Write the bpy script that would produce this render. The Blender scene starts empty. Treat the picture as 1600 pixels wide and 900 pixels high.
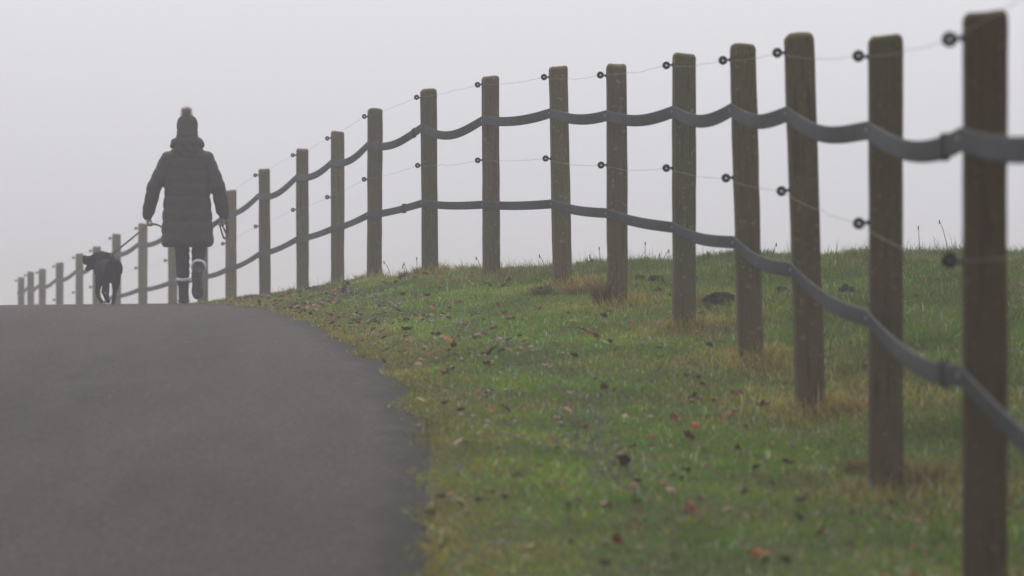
import bpy, bmesh, math, random
import numpy as np
from mathutils import Vector, Matrix
R = math.radians
rnd = random.Random(7)
rng = np.random.default_rng(11)
S = bpy.context.scene
COL = S.collection
F = 5955.0            # focal length in photo pixels (1600 wide)
HOR = 450.0

# ------------------------------------------------------------------ helpers
def tag(o, label=None, cat=None, group=None, kind=None):
    if label: o['label'] = label
    if cat: o['category'] = cat
    if group: o['group'] = group
    if kind: o['kind'] = kind
    return o

def link(name, me, mat=None, parent=None):
    me.name = name
    o = bpy.data.objects.new(name, me); COL.objects.link(o)
    if mat is not None:
        me.materials.clear(); me.materials.append(mat)
    if parent is not None: o.parent = parent
    return o

def empty(name, loc):
    o = bpy.data.objects.new(name, None); COL.objects.link(o); o.location = loc
    o.empty_display_size = .1
    return o

def np_mesh(verts, faces_flat, loop_tot, smooth=True, color=None):
    me = bpy.data.meshes.new('m')
    v = np.asarray(verts, dtype=np.float32)
    ff = np.asarray(faces_flat, dtype=np.int32); lt = np.asarray(loop_tot, dtype=np.int32)
    me.vertices.add(len(v)); me.vertices.foreach_set('co', v.ravel())
    me.loops.add(len(ff)); me.loops.foreach_set('vertex_index', ff)
    me.polygons.add(len(lt))
    st = np.zeros(len(lt), dtype=np.int32); st[1:] = np.cumsum(lt)[:-1]
    me.polygons.foreach_set('loop_start', st)
    me.polygons.foreach_set('loop_total', lt)
    me.update(calc_edges=True)
    me.polygons.foreach_set('use_smooth', np.full(len(lt), smooth, dtype=bool))
    if color is not None:
        a = me.color_attributes.new('Col', 'FLOAT_COLOR', 'POINT')
        c = np.ones((len(v), 4), dtype=np.float32); c[:, :3] = color
        a.data.foreach_set('color', c.ravel())
    return me

def vnoise(x, y, seed=0):
    x = np.asarray(x, float); y = np.asarray(y, float)
    xi = np.floor(x).astype(np.int64); yi = np.floor(y).astype(np.int64)
    fx = x-xi; fy = y-yi
    fx = fx*fx*(3-2*fx); fy = fy*fy*(3-2*fy)
    def h(a, b):
        n = (a*374761393 + b*668265263 + seed*1442695) & 0x7fffffff
        n = ((n ^ (n >> 13))*1274126177) & 0x7fffffff
        return ((n ^ (n >> 16)) & 0xffff)/65535.0
    return (h(xi, yi)*(1-fx)+h(xi+1, yi)*fx)*(1-fy)+(h(xi, yi+1)*(1-fx)+h(xi+1, yi+1)*fx)*fy
def fbm(x, y, seed=0, o=3):
    s = 0; a = .5; t = 0
    for k in range(o):
        s = s+a*vnoise(x*2**k, y*2**k, seed+k*17); t += a; a *= .5
    return s/t
def sstep(a, b, x):
    t = np.clip((np.asarray(x, float)-a)/(b-a), 0, 1)
    return t*t*(3-2*t)

# tubes / lofts into (verts, faces) lists
class MB:
    def __init__(s): s.v = []; s.f = []
    def loft(s, secs, n=16, cap=True, sq=2.0):
        """secs: list of (centre, ax, ay, rx, ry)"""
        b = len(s.v)
        for (c, ax, ay, rx, ry) in secs:
            c = Vector(c)
            for k in range(n):
                a = 2*math.pi*k/n
                ca, sa = math.cos(a), math.sin(a)
                e = 2.0/sq
                px = math.copysign(abs(ca)**e, ca)*rx; py = math.copysign(abs(sa)**e, sa)*ry
                s.v.append(tuple(c+ax*px+ay*py))
        m = len(secs)
        for i in range(m-1):
            for k in range(n):
                k2 = (k+1) % n
                s.f.append((b+i*n+k, b+i*n+k2, b+(i+1)*n+k2, b+(i+1)*n+k))
        if cap:
            s.f.append(tuple(b+k for k in reversed(range(n))))
            s.f.append(tuple(b+(m-1)*n+k for k in range(n)))
    def tube(s, pts, rad, n=12, flat=1.0, up=(0, 0, 1), dome=True):
        """round tube through pts with radii, domed ends"""
        P = [Vector(p) for p in pts]; rr = list(rad)
        if dome:
            d0 = (P[0]-P[1]).normalized(); d1 = (P[-1]-P[-2]).normalized()
            P = [P[0]+d0*rr[0]*.95, P[0]+d0*rr[0]*.7, P[0]+d0*rr[0]*.35]+P+[P[-1]+d1*rr[-1]*.35, P[-1]+d1*rr[-1]*.7, P[-1]+d1*rr[-1]*.95]
            rr = [rr[0]*.25, rr[0]*.7, rr[0]*.93]+rr+[rr[-1]*.93, rr[-1]*.7, rr[-1]*.25]
        secs = []; ax = None
        for i, p in enumerate(P):          # parallel-transported frames
            t = (P[min(i+1, len(P)-1)]-P[max(i-1, 0)]).normalized()
            if ax is None:
                u = Vector(up)
                if abs(t.dot(u)) > .9: u = Vector((0, 1, 0)) if abs(t.y) < .9 else Vector((1, 0, 0))
                ax = t.cross(u).normalized()
            else:
                ax = (ax-t*ax.dot(t)).normalized()
            secs.append((p, ax, ax.cross(t).normalized(), rr[i], rr[i]*flat))
        s.loft(secs, n)
    def ball(s, c, r, n=14, m=9):
        c = Vector(c)
        r = r if isinstance(r, (tuple, list)) else (r, r, r)
        secs = []
        for i in range(m):
            t = math.pi*(i+.35)/(m-.3)
            secs.append((c+Vector((0, 0, -math.cos(t)*r[2])), Vector((1, 0, 0)), Vector((0, 1, 0)), math.sin(t)*r[0], math.sin(t)*r[1]))
        s.loft(secs, n)
    def box(s, c, h, rot=None):
        b = len(s.v); c = Vector(c)
        for sx in (-1, 1):
            for sy in (-1, 1):
                for sz in (-1, 1):
                    p = Vector((sx*h[0], sy*h[1], sz*h[2]))
                    if rot is not None: p = rot @ p
                    s.v.append(tuple(c+p))
        for q in ((0, 1, 3, 2), (4, 6, 7, 5), (0, 4, 5, 1), (2, 3, 7, 6), (0, 2, 6, 4), (1, 5, 7, 3)):
            s.f.append(tuple(b+i for i in q))
    def mesh(s, smooth=True):
        me = bpy.data.meshes.new('m'); me.from_pydata(s.v, [], s.f); me.update()
        me.polygons.foreach_set('use_smooth', [smooth]*len(me.polygons))
        return me

def fuse(mb, voxel, smooth=4, disp=None):
    """voxel-remesh the overlapping lofts into ONE continuous skin"""
    me = mb.mesh()
    bm = bmesh.new(); bm.from_mesh(me); bmesh.ops.recalc_face_normals(bm, faces=bm.faces); bm.to_mesh(me); bm.free()
    o = bpy.data.objects.new('tmp', me); COL.objects.link(o)
    m = o.modifiers.new('r', 'REMESH'); m.mode = 'VOXEL'; m.voxel_size = voxel; m.use_smooth_shade = True
    if smooth:
        k = o.modifiers.new('s', 'SMOOTH'); k.factor = .5; k.iterations = smooth
    dg = bpy.context.evaluated_depsgraph_get(); dg.update()
    out = bpy.data.meshes.new_from_object(o.evaluated_get(dg))
    bpy.data.objects.remove(o); bpy.data.meshes.remove(me)
    if disp is not None:
        n = len(out.vertices)
        co = np.zeros(n*3, np.float32); no = np.zeros(n*3, np.float32)
        out.vertices.foreach_get('co', co); out.vertex_normals.foreach_get('vector', no)
        co = co.reshape(-1, 3); no = no.reshape(-1, 3)
        co = co+no*disp(co)[:, None]
        out.vertices.foreach_set('co', co.astype(np.float32).ravel()); out.update()
    out.polygons.foreach_set('use_smooth', [True]*len(out.polygons))
    return out

# ------------------------------------------------------------------ materials
class NT:
    def __init__(s, name):
        s.m = bpy.data.materials.new(name); s.m.use_nodes = True
        s.t = s.m.node_tree; s.n = s.t.nodes; s.l = s.t.links
        s.b = s.n['Principled BSDF']
    def new(s, ty, **kw):
        x = s.n.new(ty)
        for k, v in kw.items(): setattr(x, k, v)
        return x
    def noise(s, scale, detail=4, rough=.55, vec=None, stretch=None):
        x = s.new('ShaderNodeTexNoise'); x.inputs['Scale'].default_value = scale
        x.inputs['Detail'].default_value = detail; x.inputs['Roughness'].default_value = rough
        if vec is None:
            g = s.new('ShaderNodeNewGeometry'); vec = g.outputs['Position']
        if stretch:
            mp = s.new('ShaderNodeMapping'); mp.inputs['Scale'].default_value = stretch
            s.l.new(vec, mp.inputs['Vector']); vec = mp.outputs['Vector']
        s.l.new(vec, x.inputs['Vector'])
        return x.outputs['Fac']
    def ramp(s, fac, stops):
        x = s.new('ShaderNodeValToRGB'); s.l.new(fac, x.inputs['Fac'])
        e = x.color_ramp.elements
        while len(e) < len(stops): e.new(.5)
        for i, (p, c) in enumerate(stops):
            e[i].position = p; e[i].color = (c, c, c, 1) if isinstance(c, (int, float)) else (*c, 1)
        return x.outputs['Color']
    def mix(s, fac, a, b, mode='MIX'):
        x = s.new('ShaderNodeMix', data_type='RGBA', blend_type=mode)
        for i, v in ((0, fac), (6, a), (7, b)):
            if isinstance(v, (int, float)): x.inputs[i].default_value = v
            elif isinstance(v, tuple): x.inputs[i].default_value = (*v, 1)
            else: s.l.new(v, x.inputs[i])
        return x.outputs[2]
    def bump(s, h, strength=.3, dist=.01):
        x = s.new('ShaderNodeBump'); x.inputs['Strength'].default_value = strength; x.inputs['Distance'].default_value = dist
        s.l.new(h, x.inputs['Height']); s.l.new(x.outputs['Normal'], s.b.inputs['Normal'])
    def set(s, col=None, rough=None, spec=None):
        for k, v in (('Base Color', col), ('Roughness', rough), ('Specular IOR Level', spec)):
            if v is None: continue
            if isinstance(v, (int, float)): s.b.inputs[k].default_value = v
            elif isinstance(v, tuple): s.b.inputs[k].default_value = (*v, 1)
            else: s.l.new(v, s.b.inputs[k])
        return s.m

def simple(name, col, rough=.8, spec=.3, var=.25, scale=30, bump=.2, stretch=None, bdist=.004):
    t = NT(name)
    tc = t.new('ShaderNodeTexCoord').outputs['Object']
    n = t.noise(scale, 5, .6, tc, stretch)
    lo = tuple(c*(1-var) for c in col); hi = tuple(min(1, c*(1+var)) for c in col)
    t.set(t.ramp(n, [(.3, lo), (.7, hi)]), rough, spec)
    if bump: t.bump(n, bump, bdist)
    return t.m

def mat_wood():
    t = NT('weathered_post_wood')
    tc = t.new('ShaderNodeTexCoord').outputs['Object']
    oi = t.new('ShaderNodeObjectInfo')
    add = t.new('ShaderNodeVectorMath', operation='ADD')
    sc = t.new('ShaderNodeVectorMath', operation='SCALE')
    cmb = t.new('ShaderNodeCombineXYZ')
    for i in range(3): t.l.new(oi.outputs['Random'], cmb.inputs[i])
    t.l.new(cmb.outputs[0], sc.inputs[0]); sc.inputs['Scale'].default_value = 37
    t.l.new(tc, add.inputs[0]); t.l.new(sc.outputs[0], add.inputs[1]); v = add.outputs[0]
    grain = t.noise(9, 7, .65, v, (9, 9, .55))
    fine = t.noise(60, 5, .6, v, (3, 3, .5))
    blotch = t.noise(3.2, 4, .6, v, (1.4, 1.4, .8))
    red = t.noise(2.1, 3, .5, v)
    brown = t.ramp(grain, [(.25, (.055, .038, .022)), (.5, (.098, .070, .042)), (.75, (.155, .120, .078))])
    green = t.ramp(fine, [(.3, (.060, .062, .028)), (.7, (.125, .122, .062))])
    c = t.mix(t.ramp(blotch, [(.40, 0.0), (.58, .95)]), brown, green)
    c = t.mix(t.ramp(red, [(.5, 0), (.72, .5)]), c, (.115, .055, .030))
    # pale lichen specks
    li = t.noise(42, 3, .5, v)
    c = t.mix(t.ramp(li, [(.62, 0), (.72, .55)]), c, (.27, .27, .20))
    # darker drying cracks along the grain
    cr = t.noise(22, 2, .5, v, (5, 5, .16))
    c = t.mix(t.ramp(cr, [(.60, 0), (.68, .7)]), c, (.025, .018, .012))
    gn = t.new('ShaderNodeNewGeometry'); sx = t.new('ShaderNodeSeparateXYZ'); t.l.new(gn.outputs['Normal'], sx.inputs[0])
    c = t.mix(t.ramp(sx.outputs[2], [(.15, 0), (.6, .85)]), c, t.ramp(fine, [(.3, (.14, .13, .06)), (.7, (.30, .27, .17))]))
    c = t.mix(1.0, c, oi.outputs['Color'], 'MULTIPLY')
    t.set(c, .9, .2)
    m = t.new('ShaderNodeMath', operation='SUBTRACT'); t.l.new(grain, m.inputs[0]); t.l.new(cr, m.inputs[1])
    t.bump(m.outputs[0], .5, .006)
    return t.m

def mat_vcol(name, rough=.6, spec=.25, trans=0.0, amp=.25):
    t = NT(name)
    a = t.new('ShaderNodeAttribute', attribute_name='Col')
    t.set(a.outputs['Color'], rough, spec)
    if trans:
        tr = t.new('ShaderNodeBsdfTranslucent'); t.l.new(a.outputs['Color'], tr.inputs['Color'])
        mx = t.new('ShaderNodeMixShader'); mx.inputs[0].default_value = trans
        t.l.new(t.b.outputs[0], mx.inputs[1]); t.l.new(tr.outputs[0], mx.inputs[2])
        t.l.new(mx.outputs[0], t.n['Material Output'].inputs['Surface'])
    return t.m

def mat_ground():
    t = NT('turf_soil')
    n1 = t.noise(.9, 4); n2 = t.noise(14, 6, .7); n3 = t.noise(90, 3)
    g = t.ramp(n2, [(.3, (.035, .036, .012)), (.5, (.060, .080, .018)), (.7, (.110, .135, .030))])
    d = t.ramp(n3, [(.3, (.050, .034, .020)), (.7, (.110, .082, .045))])
    t.set(t.mix(t.ramp(n1, [(.4, 0.1), (.65, .4)]), g, d), .95, .1)
    t.bump(n2, .6, .03)
    return t.m

def mat_road():
    t = NT('asphalt')
    a = t.new('ShaderNodeAttribute', attribute_name='edge')   # metres from the right road edge
    big = t.noise(.6, 4, .5, None, (2.2, .16, 1)); mid = t.noise(5, 5, .6, None, (1, .14, 1)); fine = t.noise(170, 3, .7); agg = t.noise(1, 4, .75, None, (75, 9, 60))
    c = t.ramp(fine, [(.30, (.014, .0105, .009)), (.52, (.036, .028, .0245)), (.75, (.090, .073, .064))])
    c = t.mix(t.ramp(big, [(.40, .0), (.60, .80)]), c, (.020, .0155, .014))
    c = t.mix(t.ramp(mid, [(.35, .3), (.65, .0)]), c, (.085, .070, .063))
    c = t.mix(t.ramp(agg, [(.30, .9), (.49, 0)]), c, (.008, .007, .007))
    c = t.mix(t.ramp(agg, [(.55, 0), (.72, .6)]), c, (.13, .105, .092))
    # muddy dark, damp strip along the verge
    ed = t.new('ShaderNodeMath', operation='ADD')
    ns = t.noise(3.5, 5, .7, None, (1.4, .6, 1)); ml = t.new('ShaderNodeMath', operation='MULTIPLY_ADD'); t.l.new(ns, ml.inputs[0])
    ml.inputs[1].default_value = .44; ml.inputs[2].default_value = -.22
    t.l.new(a.outputs['Fac'], ed.inputs[0]); t.l.new(ml.outputs[0], ed.inputs[1])
    f = t.ramp(ed.outputs[0], [(.04, .95), (.13, .75), (.22, 0)])
    c = t.mix(f, c, (.009, .009, .006))
    t.set(c, .84, .11)
    t.bump(fine, .2, .004)
    return t.m

M = dict(
    wood=mat_wood(),
    band=simple('grey_rubber_band', (.030, .031, .035), .68, .17, .5, 14, .3),
    black=simple('black_plastic', (.010, .010, .011), .7, .15, .2, 40, 0),
    steel=simple('galvanised_steel', (.32, .32, .33), .45, .6, .2, 60, .1),
    wire=simple('white_fence_wire', (.20, .20, .20), .6, .4, .15, 60, 0),
    coat=simple('dark_olive_quilted_nylon', (.024, .021, .018), .6, .3, .3, 14, .35, None, .008),
    hood=simple('hood_nylon', (.030, .028, .026), .7, .3, .3, 18, .4, None, .008),
    hat=simple('knitted_wool', (.070, .056, .060), .95, .1, .35, 70, .6, (1, 1, 2.5), .006),
    fur=simple('faux_fur', (.38, .26, .23), .95, .1, .3, 60, .2),
    scarf=simple('grey_scarf', (.085, .078, .088), .95, .1, .35, 40, .6, None, .006),
    skin=simple('skin', (.40, .24, .18), .55, .4, .08, 20, .05),
    trousers=simple('dark_blue_trousers', (.010, .010, .016), .9, .2, .25, 25, .3),
    boot=simple('black_rubber_boot', (.012, .012, .015), .6, .25, .25, 12, .1),
    cuff=simple('white_boot_trim', (.80, .80, .83), .8, .2, .08, 40, .2),
    sole=simple('muddy_boot_sole', (.085, .070, .045), .9, .2, .5, 30, .6, None, .008),
    dog=simple('black_dog_fur', (.007, .006, .008), .9, .12, .35, 60, .35, (1, 1, .4), .006),
    collar=simple('dark_collar', (.03, .02, .018), .7, .3, .2, 30, 0),
    leash=simple('brown_leather_leash', (.085, .045, .030), .7, .3, .25, 30, .1),
    soil=simple('dark_mole_soil', (.040, .031, .024), .95, .1, .5, 28, .9, None, .02),
    grass=mat_vcol('grass_blades', .6, .25, .45),
    leaf=None, stone=simple('pale_stone', (.30, .29, .26), .85, .2, .4, 12, .2),
    weed=simple('dry_weed_stem', (.060, .045, .025), .9, .1, .3, 30, 0),
    weedhead=simple('dark_seed_head', (.030, .022, .016), .95, .1, .3, 80, .3),
    tuft=simple('straw_tuft', (.16, .11, .048), .8, .2, .5, 18, 0),
    ground=mat_ground(), road=mat_road(),
)
def leafmat(name, c):
    return simple(name, c, .7, .3, .4, 35, .2)
LEAF = [leafmat('leaf_dark_brown', (.050, .020, .014)), leafmat('leaf_red_brown', (.16, .034, .018)),
        leafmat('leaf_rust', (.26, .075, .02)), leafmat('leaf_tan', (.24, .17, .10))]

# ------------------------------------------------------------------ terrain
PX_B = [1538, 1384, 1267, 1173, 1069, 965, 879, 768, 672, 585, 527.5, 473, 414, 361, 317, 270, 223, 182, 151, 124, 93, 66, 48, 33]
PX_T = [1538, 1384, 1248, 1160, 1069, 963, 872, 766, 669.5, 586, 527.5, 472, 413, 361, 317, 270, 223, 182, 151, 124, 93, 66, 48, 33]
DD = [9.9, 13, 15.5, 17.5, 19.8, 22, 24.4, 26.9, 29.3, 31.7, 34.1, 36.6, 39.2, 41.9, 44.7, 47.5, 50.3, 52.8, 55.2, 57.6, 60, 62.4, 64.8, 67]
Y_T = [20, 55, 53, 70, 83, 100, 104, 119, 139, 170, 205, 232, 264, 297, 316, 333, 349, 365, 385, 396, 410, 420, 424.5, 433]
Y_B = [945, 778, 650, 572, 516, 485, 451, 442, 427]
DD = np.array(DD); FX = (np.array(PX_B)-800)/F*DD; TX = (np.array(PX_T)-800)/F*DD
TZ = (HOR-np.array(Y_T))/F*DD
BZ = np.where(np.arange(24) < 9, 0, TZ-1.42)
for i in range(9): BZ[i] = (HOR-Y_B[i])/F*DD[i]
BZ[9] = .065; BZ[10] = -.02

def smooth_table(d, v, s):
    g = np.linspace(-40, 140, 3601)
    w = np.interp(g, d, v)
    k = np.exp(-.5*((np.arange(-60, 61)*.05)/s)**2); k /= k.sum()
    w = np.convolve(np.pad(w, 60, mode='edge'), k, mode='valid')
    return g, w
sl = (FX[-1]-FX[-5])/(DD[-1]-DD[-5])
GF, WF = smooth_table([-40]+list(DD)+[140], [1.45]+list(FX)+[FX[-1]+sl*73], .9)
def xf(d): return np.interp(d, GF, WF)
ED = [-40, 6, 10.5, 13, 16, 20, 22.8, 24.5, 27, 30, 33, 37]
EX = [-.1, -.2, -.235, -.28, -.36, -.74, -1.07, -1.275, -1.61, -2.04, -2.52, -3.18]
e2d = [42, 47, 52, 57, 62, 67, 140]
GE, WE = smooth_table(ED+e2d, EX+[float(xf(q))-1.38 for q in e2d], .8)
def xe(d): return np.interp(d, GE, WE)
def zr0(d):
    d = np.asarray(d, float)
    q = np.clip(d, -3, 60)
    z = -.0041*q-.00135*(34-q)**2
    z = np.where(d > 60, z-.0743*42*(1-np.exp(-(d-60)/42)), z)
    z = np.where(d < -3, z+.09*12*(np.exp((d+3)/12)-1), z)
    return z
fz_d = [-40, 4, 7]+list(DD)
fz_v = [float(zr0(-40))+.05, float(zr0(4))+.05, float(zr0(7))+.03]+list(BZ)
GZ, WZ = smooth_table(fz_d+[75, 90, 140], fz_v+[float(zr0(75))+.05, float(zr0(90))+.05, float(zr0(140))+.05], .55)
def zf(d): return np.where(np.asarray(d) > 100, zr0(d)+.05, np.interp(d, GZ, WZ)-.03*sstep(26, 29, d))
RW = 4.6
def ground_z(x, y, rough=True):
    x = np.asarray(x, float); y = np.asarray(y, float)
    e = xe(y); f = xf(y); far = sstep(90, 160, y)
    zr = zr0(y)+.015*np.clip(x-e, -RW, 0)
    t = (x-e)/(f-e)
    zc = np.maximum(zr0(y), -99)
    verge = zc+(zf(y)-zc)*sstep(-.05, 1.0, t)
    dx = np.clip(x-f, 0, None)
    rise = np.interp(y, [8, 22, 25, 27, 30, 34, 45, 70], [0, .20, .19, .155, .07, .05, .05, 0])*(1-np.exp(-dx/1.35))
    z = np.where(x < e, zr, verge+rise)
    left = np.clip(e-RW-x, 0, None)
    z = z+.10*(1-np.exp(-left/1.2))*(left > 0)
    z = z*(1-far)+zr0(y)*far
    if rough:
        off = sstep(0.02, .25, x-e)+sstep(.05, .4, left)
        n = (fbm(x*1.3, y*.9, 3)-.5)*.075+(fbm(x*5, y*3.5, 9)-.5)*.035
        n = n*(1+.9*sstep(0, .6, x-f))
        z = z+off*(n+.012)*(1-far)
        z = z-.03*((x < e) & (left <= 0))
    return z
def hit(px, py, dmin=8, dmax=60, pick='near'):
    """first point of the terrain on the line of sight through a photo pixel"""
    d = np.arange(dmin, dmax, .02)
    x = (px-800)/F*d; z = (HOR-py)/F*d
    g = ground_z(x, d)
    k = np.nonzero(g >= z)[0]
    i = k[0] if len(k) else int(np.argmax(g-z))
    return Vector((x[i], d[i], g[i]))

def grid(xs, ys, zfun):
    X, Y = np.meshgrid(xs, ys); Z = zfun(X, Y)
    nx, ny = len(xs), len(ys)
    v = np.stack([X.ravel(), Y.ravel(), Z.ravel()], 1)
    i = np.arange(nx-1)[None, :]+np.arange(ny-1)[:, None]*nx
    q = np.stack([i, i+1, i+1+nx, i+nx], -1).reshape(-1)
    return v, q, np.full((nx-1)*(ny-1), 4)
xs = np.concatenate([-np.geomspace(600, 14, 22), np.arange(-13.5, 8, .09), np.geomspace(8.2, 600, 26)])
ys = np.concatenate([-np.geomspace(40, 4, 12), np.arange(-3.5, 48, .11), np.arange(48, 75, .5), np.geomspace(76, 600, 28)])
v, q, lt = grid(xs, ys, ground_z)
g = link('ground', np_mesh(v, q, lt), M['ground']); tag(g, kind='structure')

# road sheet
def road_jag(y): return (fbm(y*1.1, y*0+3, 5)-.5)*.16+(fbm(y*6, y*0+8, 6)-.5)*.12-.012
rows = np.concatenate([np.arange(-38, 2, 2.0), np.arange(2, 48, .1), np.arange(48, 140, .7)])
t = np.concatenate([[0, .006, .015, .03, .05, .08, .12], np.linspace(.17, 1, 22)])
Yr, T = np.meshgrid(rows, t, indexing='ij')
jag = road_jag(Yr)
Xr = xe(Yr)+.03+jag*np.exp(-T*14)-T*RW
dist = xe(Yr)+.03-Xr
Zr = zr0(Yr)+.015*np.clip(Xr-xe(Yr), -RW, 0)+.004-.022*np.exp(-T*RW/.08)*(T < .2) + .012*np.exp(-((T*RW-2.3)/1.6)**2)
Zr = Zr+(fbm(Xr*.8, Yr*.6, 21)-.5)*.006
n1, n2 = Yr.shape
i = np.arange(n2-1)[None, :]+np.arange(n1-1)[:, None]*n2
q = np.stack([i+n2, i+n2+1, i+1, i], -1).reshape(-1)
me = np_mesh(np.stack([Xr.ravel(), Yr.ravel(), Zr.ravel()], 1), q[::-1], np.full((n1-1)*(n2-1), 4))
a = me.attributes.new('edge', 'FLOAT', 'POINT'); a.data.foreach_set('value', (T*RW).ravel().astype(np.float32))
road = link('road', me, M['road']); tag(road, kind='structure')
def road_z(x, y): return float(zr0(y))+.015*min(0, max(-RW, x-float(xe(y))))+.006+.012*math.exp(-((float(xe(y))-x-2.3)/1.6)**2)

# ------------------------------------------------------------------ grass (uncountable)
PB = np.stack([FX, DD], 1)
def post_near(x, y, r):
    m = np.zeros_like(x)
    for p in PB[:14]:
        m = np.maximum(m, np.exp(-((x-p[0]-.03)**2+((y-p[1]+.06)*.6)**2)/r**2))
    return m
def build_grass():
    X = []; Y = []
    for (d0, d1, dens) in ((6.5, 10, 1900), (10, 14, 4300), (14, 27, 5600), (27, 35, 4800), (35, 47, 1300)):
        x0 = -4.2 if d1 > 35 else float(xe(d1))-.3
        x1 = .134*d1+1.2
        n = int((x1-x0)*(d1-d0)*dens)
        x = rng.uniform(x0, x1, n); y = rng.uniform(d0, d1, n)
        k = (x > xe(y)-.28) & (x < .134*y+1.1)
        X.append(x[k]); Y.append(y[k])
    # thinner cover further right, out of the photo
    n = 150000; y = rng.uniform(6, 44, n); X.append(.134*y+1.0+4*rng.random(n)**1.3); Y.append(y)
    # thin verge on the left side of the road, out of the photo
    n = 26000; y = rng.uniform(9, 40, n); X.append(xe(y)-RW-rng.uniform(-.04, 1.5, n)); Y.append(y)
    x = np.concatenate(X); y = np.concatenate(Y)
    # clumping
    cl = fbm(x*9, y*7, 31); keep = rng.uniform(0, 1, len(x)) < np.clip(.35+1.3*cl, 0, 1)
    edge = x-xe(y)
    keep &= (edge > road_jag(y)+.03-.09*rng.random(len(x))**2*2*fbm(y*3, y*0, 77)) | (edge < -1)
    x = x[keep]; y = y[keep]; edge = edge[keep]; n = len(x)
    z = ground_z(x, y)
    z = z+np.where((edge < .0) & (edge > -1), .036, 0)
    beyond = sstep(-.15, .5, x-xf(y)); pn = post_near(x, y, .15); pn2 = post_near(x, y, .42)
    tus = fbm(x*3.1, y*2.2, 41)
    L = .022+.020*rng.random(n)+.030*tus**2+beyond*(.026+.075*np.clip(tus-.35, 0, 1)*rng.random(n))
    L = L+pn*.105*rng.random(n)+pn2*.025*rng.random(n)
    L = L*np.where(edge < .35, .8, 1)
    wisp = (rng.random(n) < .012*(1+2.5*beyond*(fbm(x*2, y*1.5, 46) > .5))*sstep(20, 24, y)*(edge > .5))
    L = np.where(wisp, L+.03+.075*rng.random(n)**1.5, L)
    w = .0030+.0026*rng.random(n); w = np.where(wisp, .0024, w)
    w = w*np.where(y > 24, 1.15, 1)
    az = rng.uniform(0, 2*np.pi, n)+1.6*(fbm(x*2, y*2, 55)-.5)
    tilt = np.clip(rng.normal(.75, .38, n), 0, 1.45)
    tilt = tilt*(1-.55*pn)*np.where(wisp, .45, 1)
    bend = rng.uniform(.2, 1.0, n)
    dirx, diry = np.cos(az), np.sin(az)
    fa = az+rng.normal(np.pi/2, .5, n); sx, sy = np.cos(fa)*w*.5, np.sin(fa)*w*.5
    t1 = tilt; t2 = np.clip(tilt+bend, 0, 1.9)
    b = np.stack([x, y, z-.006], 1)
    m = b+np.stack([dirx*np.sin(t1)*L*.55, diry*np.sin(t1)*L*.55, np.cos(t1)*L*.55], 1)
    tp = m+np.stack([dirx*np.sin(t2)*L*.45, diry*np.sin(t2)*L*.45, np.cos(t2)*L*.45], 1)
    s = np.stack([sx, sy, np.zeros(n)], 1)
    V = np.stack([b-s, b+s, m+s*.85, m-s*.85, tp], 1).reshape(-1, 3)
    base = (np.arange(n)*5)[:, None]
    Fc = np.concatenate([base+np.array([0, 1, 2, 3]), base+np.array([3, 2, 4])], 1).reshape(-1)
    LT = np.tile([4, 3], n)
    # colour: each blade its own
    dark = np.array([.055, .120, .005]); mid = np.array([.145, .265, .008]); light = np.array([.30, .43, .040])
    straw = np.array([.46, .35, .13]); rust = np.array([.28, .135, .040]); yel = np.array([.30, .24, .030]); dew = np.array([.42, .50, .34])
    r = rng.random(n); g1 = fbm(x*.9, y*.55, 61); g2 = fbm(x*4, y*2.6, 62)
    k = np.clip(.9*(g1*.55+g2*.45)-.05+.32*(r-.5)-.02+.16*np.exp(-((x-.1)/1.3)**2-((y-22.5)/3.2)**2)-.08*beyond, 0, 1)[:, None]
    c = np.where(k < .5, dark+(mid-dark)*k*2, mid+(light-mid)*(k*2-1))
    # worn, yellow band beside the asphalt
    eb = np.exp(-(np.clip(edge, 0, None)/(.22+.24*fbm(y*.8, y*0, 5)))**2)
    eb = eb*(.55+.45*rng.random(n))
    fe = (rng.random(n) < eb*.92)[:, None]
    ey = np.where((rng.random(n) < .42)[:, None], rust*.95, yel)
    c = np.where(fe, c*.25+ey*.75, c)
    # dead patches round posts and in the field
    dp = np.clip(pn2*.75+pn*.5+sstep(.56, .70, fbm(x*1.4+7, y*1.0, 71))*.30+beyond*.10+.03, 0, .92)
    fd = (rng.random(n) < dp)[:, None]
    dc = np.where((rng.random(n) < .55)[:, None], straw, rust)
    dc = np.where((rng.random(n) < .3)[:, None], yel, dc)
    c = np.where(fd, c*.15+dc*.85, c)
    # greyish bare trail in the verge with pale bits
    tr = np.exp(-((edge-.62-.15*(fbm(y*.5, y*0, 9)-.5))/.13)**2)*(fbm(x*3, y*2, 88) > .45)
    c = np.where((rng.random(n) < tr*.5)[:, None], np.array([.12, .115, .085]), c)
    c = np.where((rng.random(n) < .035)[:, None], dew, c)
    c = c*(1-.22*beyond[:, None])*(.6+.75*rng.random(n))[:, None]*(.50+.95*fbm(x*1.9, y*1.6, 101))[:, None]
    C = np.repeat(c, 5, axis=0)
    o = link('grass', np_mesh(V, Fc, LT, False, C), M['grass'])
    tag(o, 'short green and straw coloured grass on the bank beside the road', 'grass', kind='stuff')
build_grass()

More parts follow.
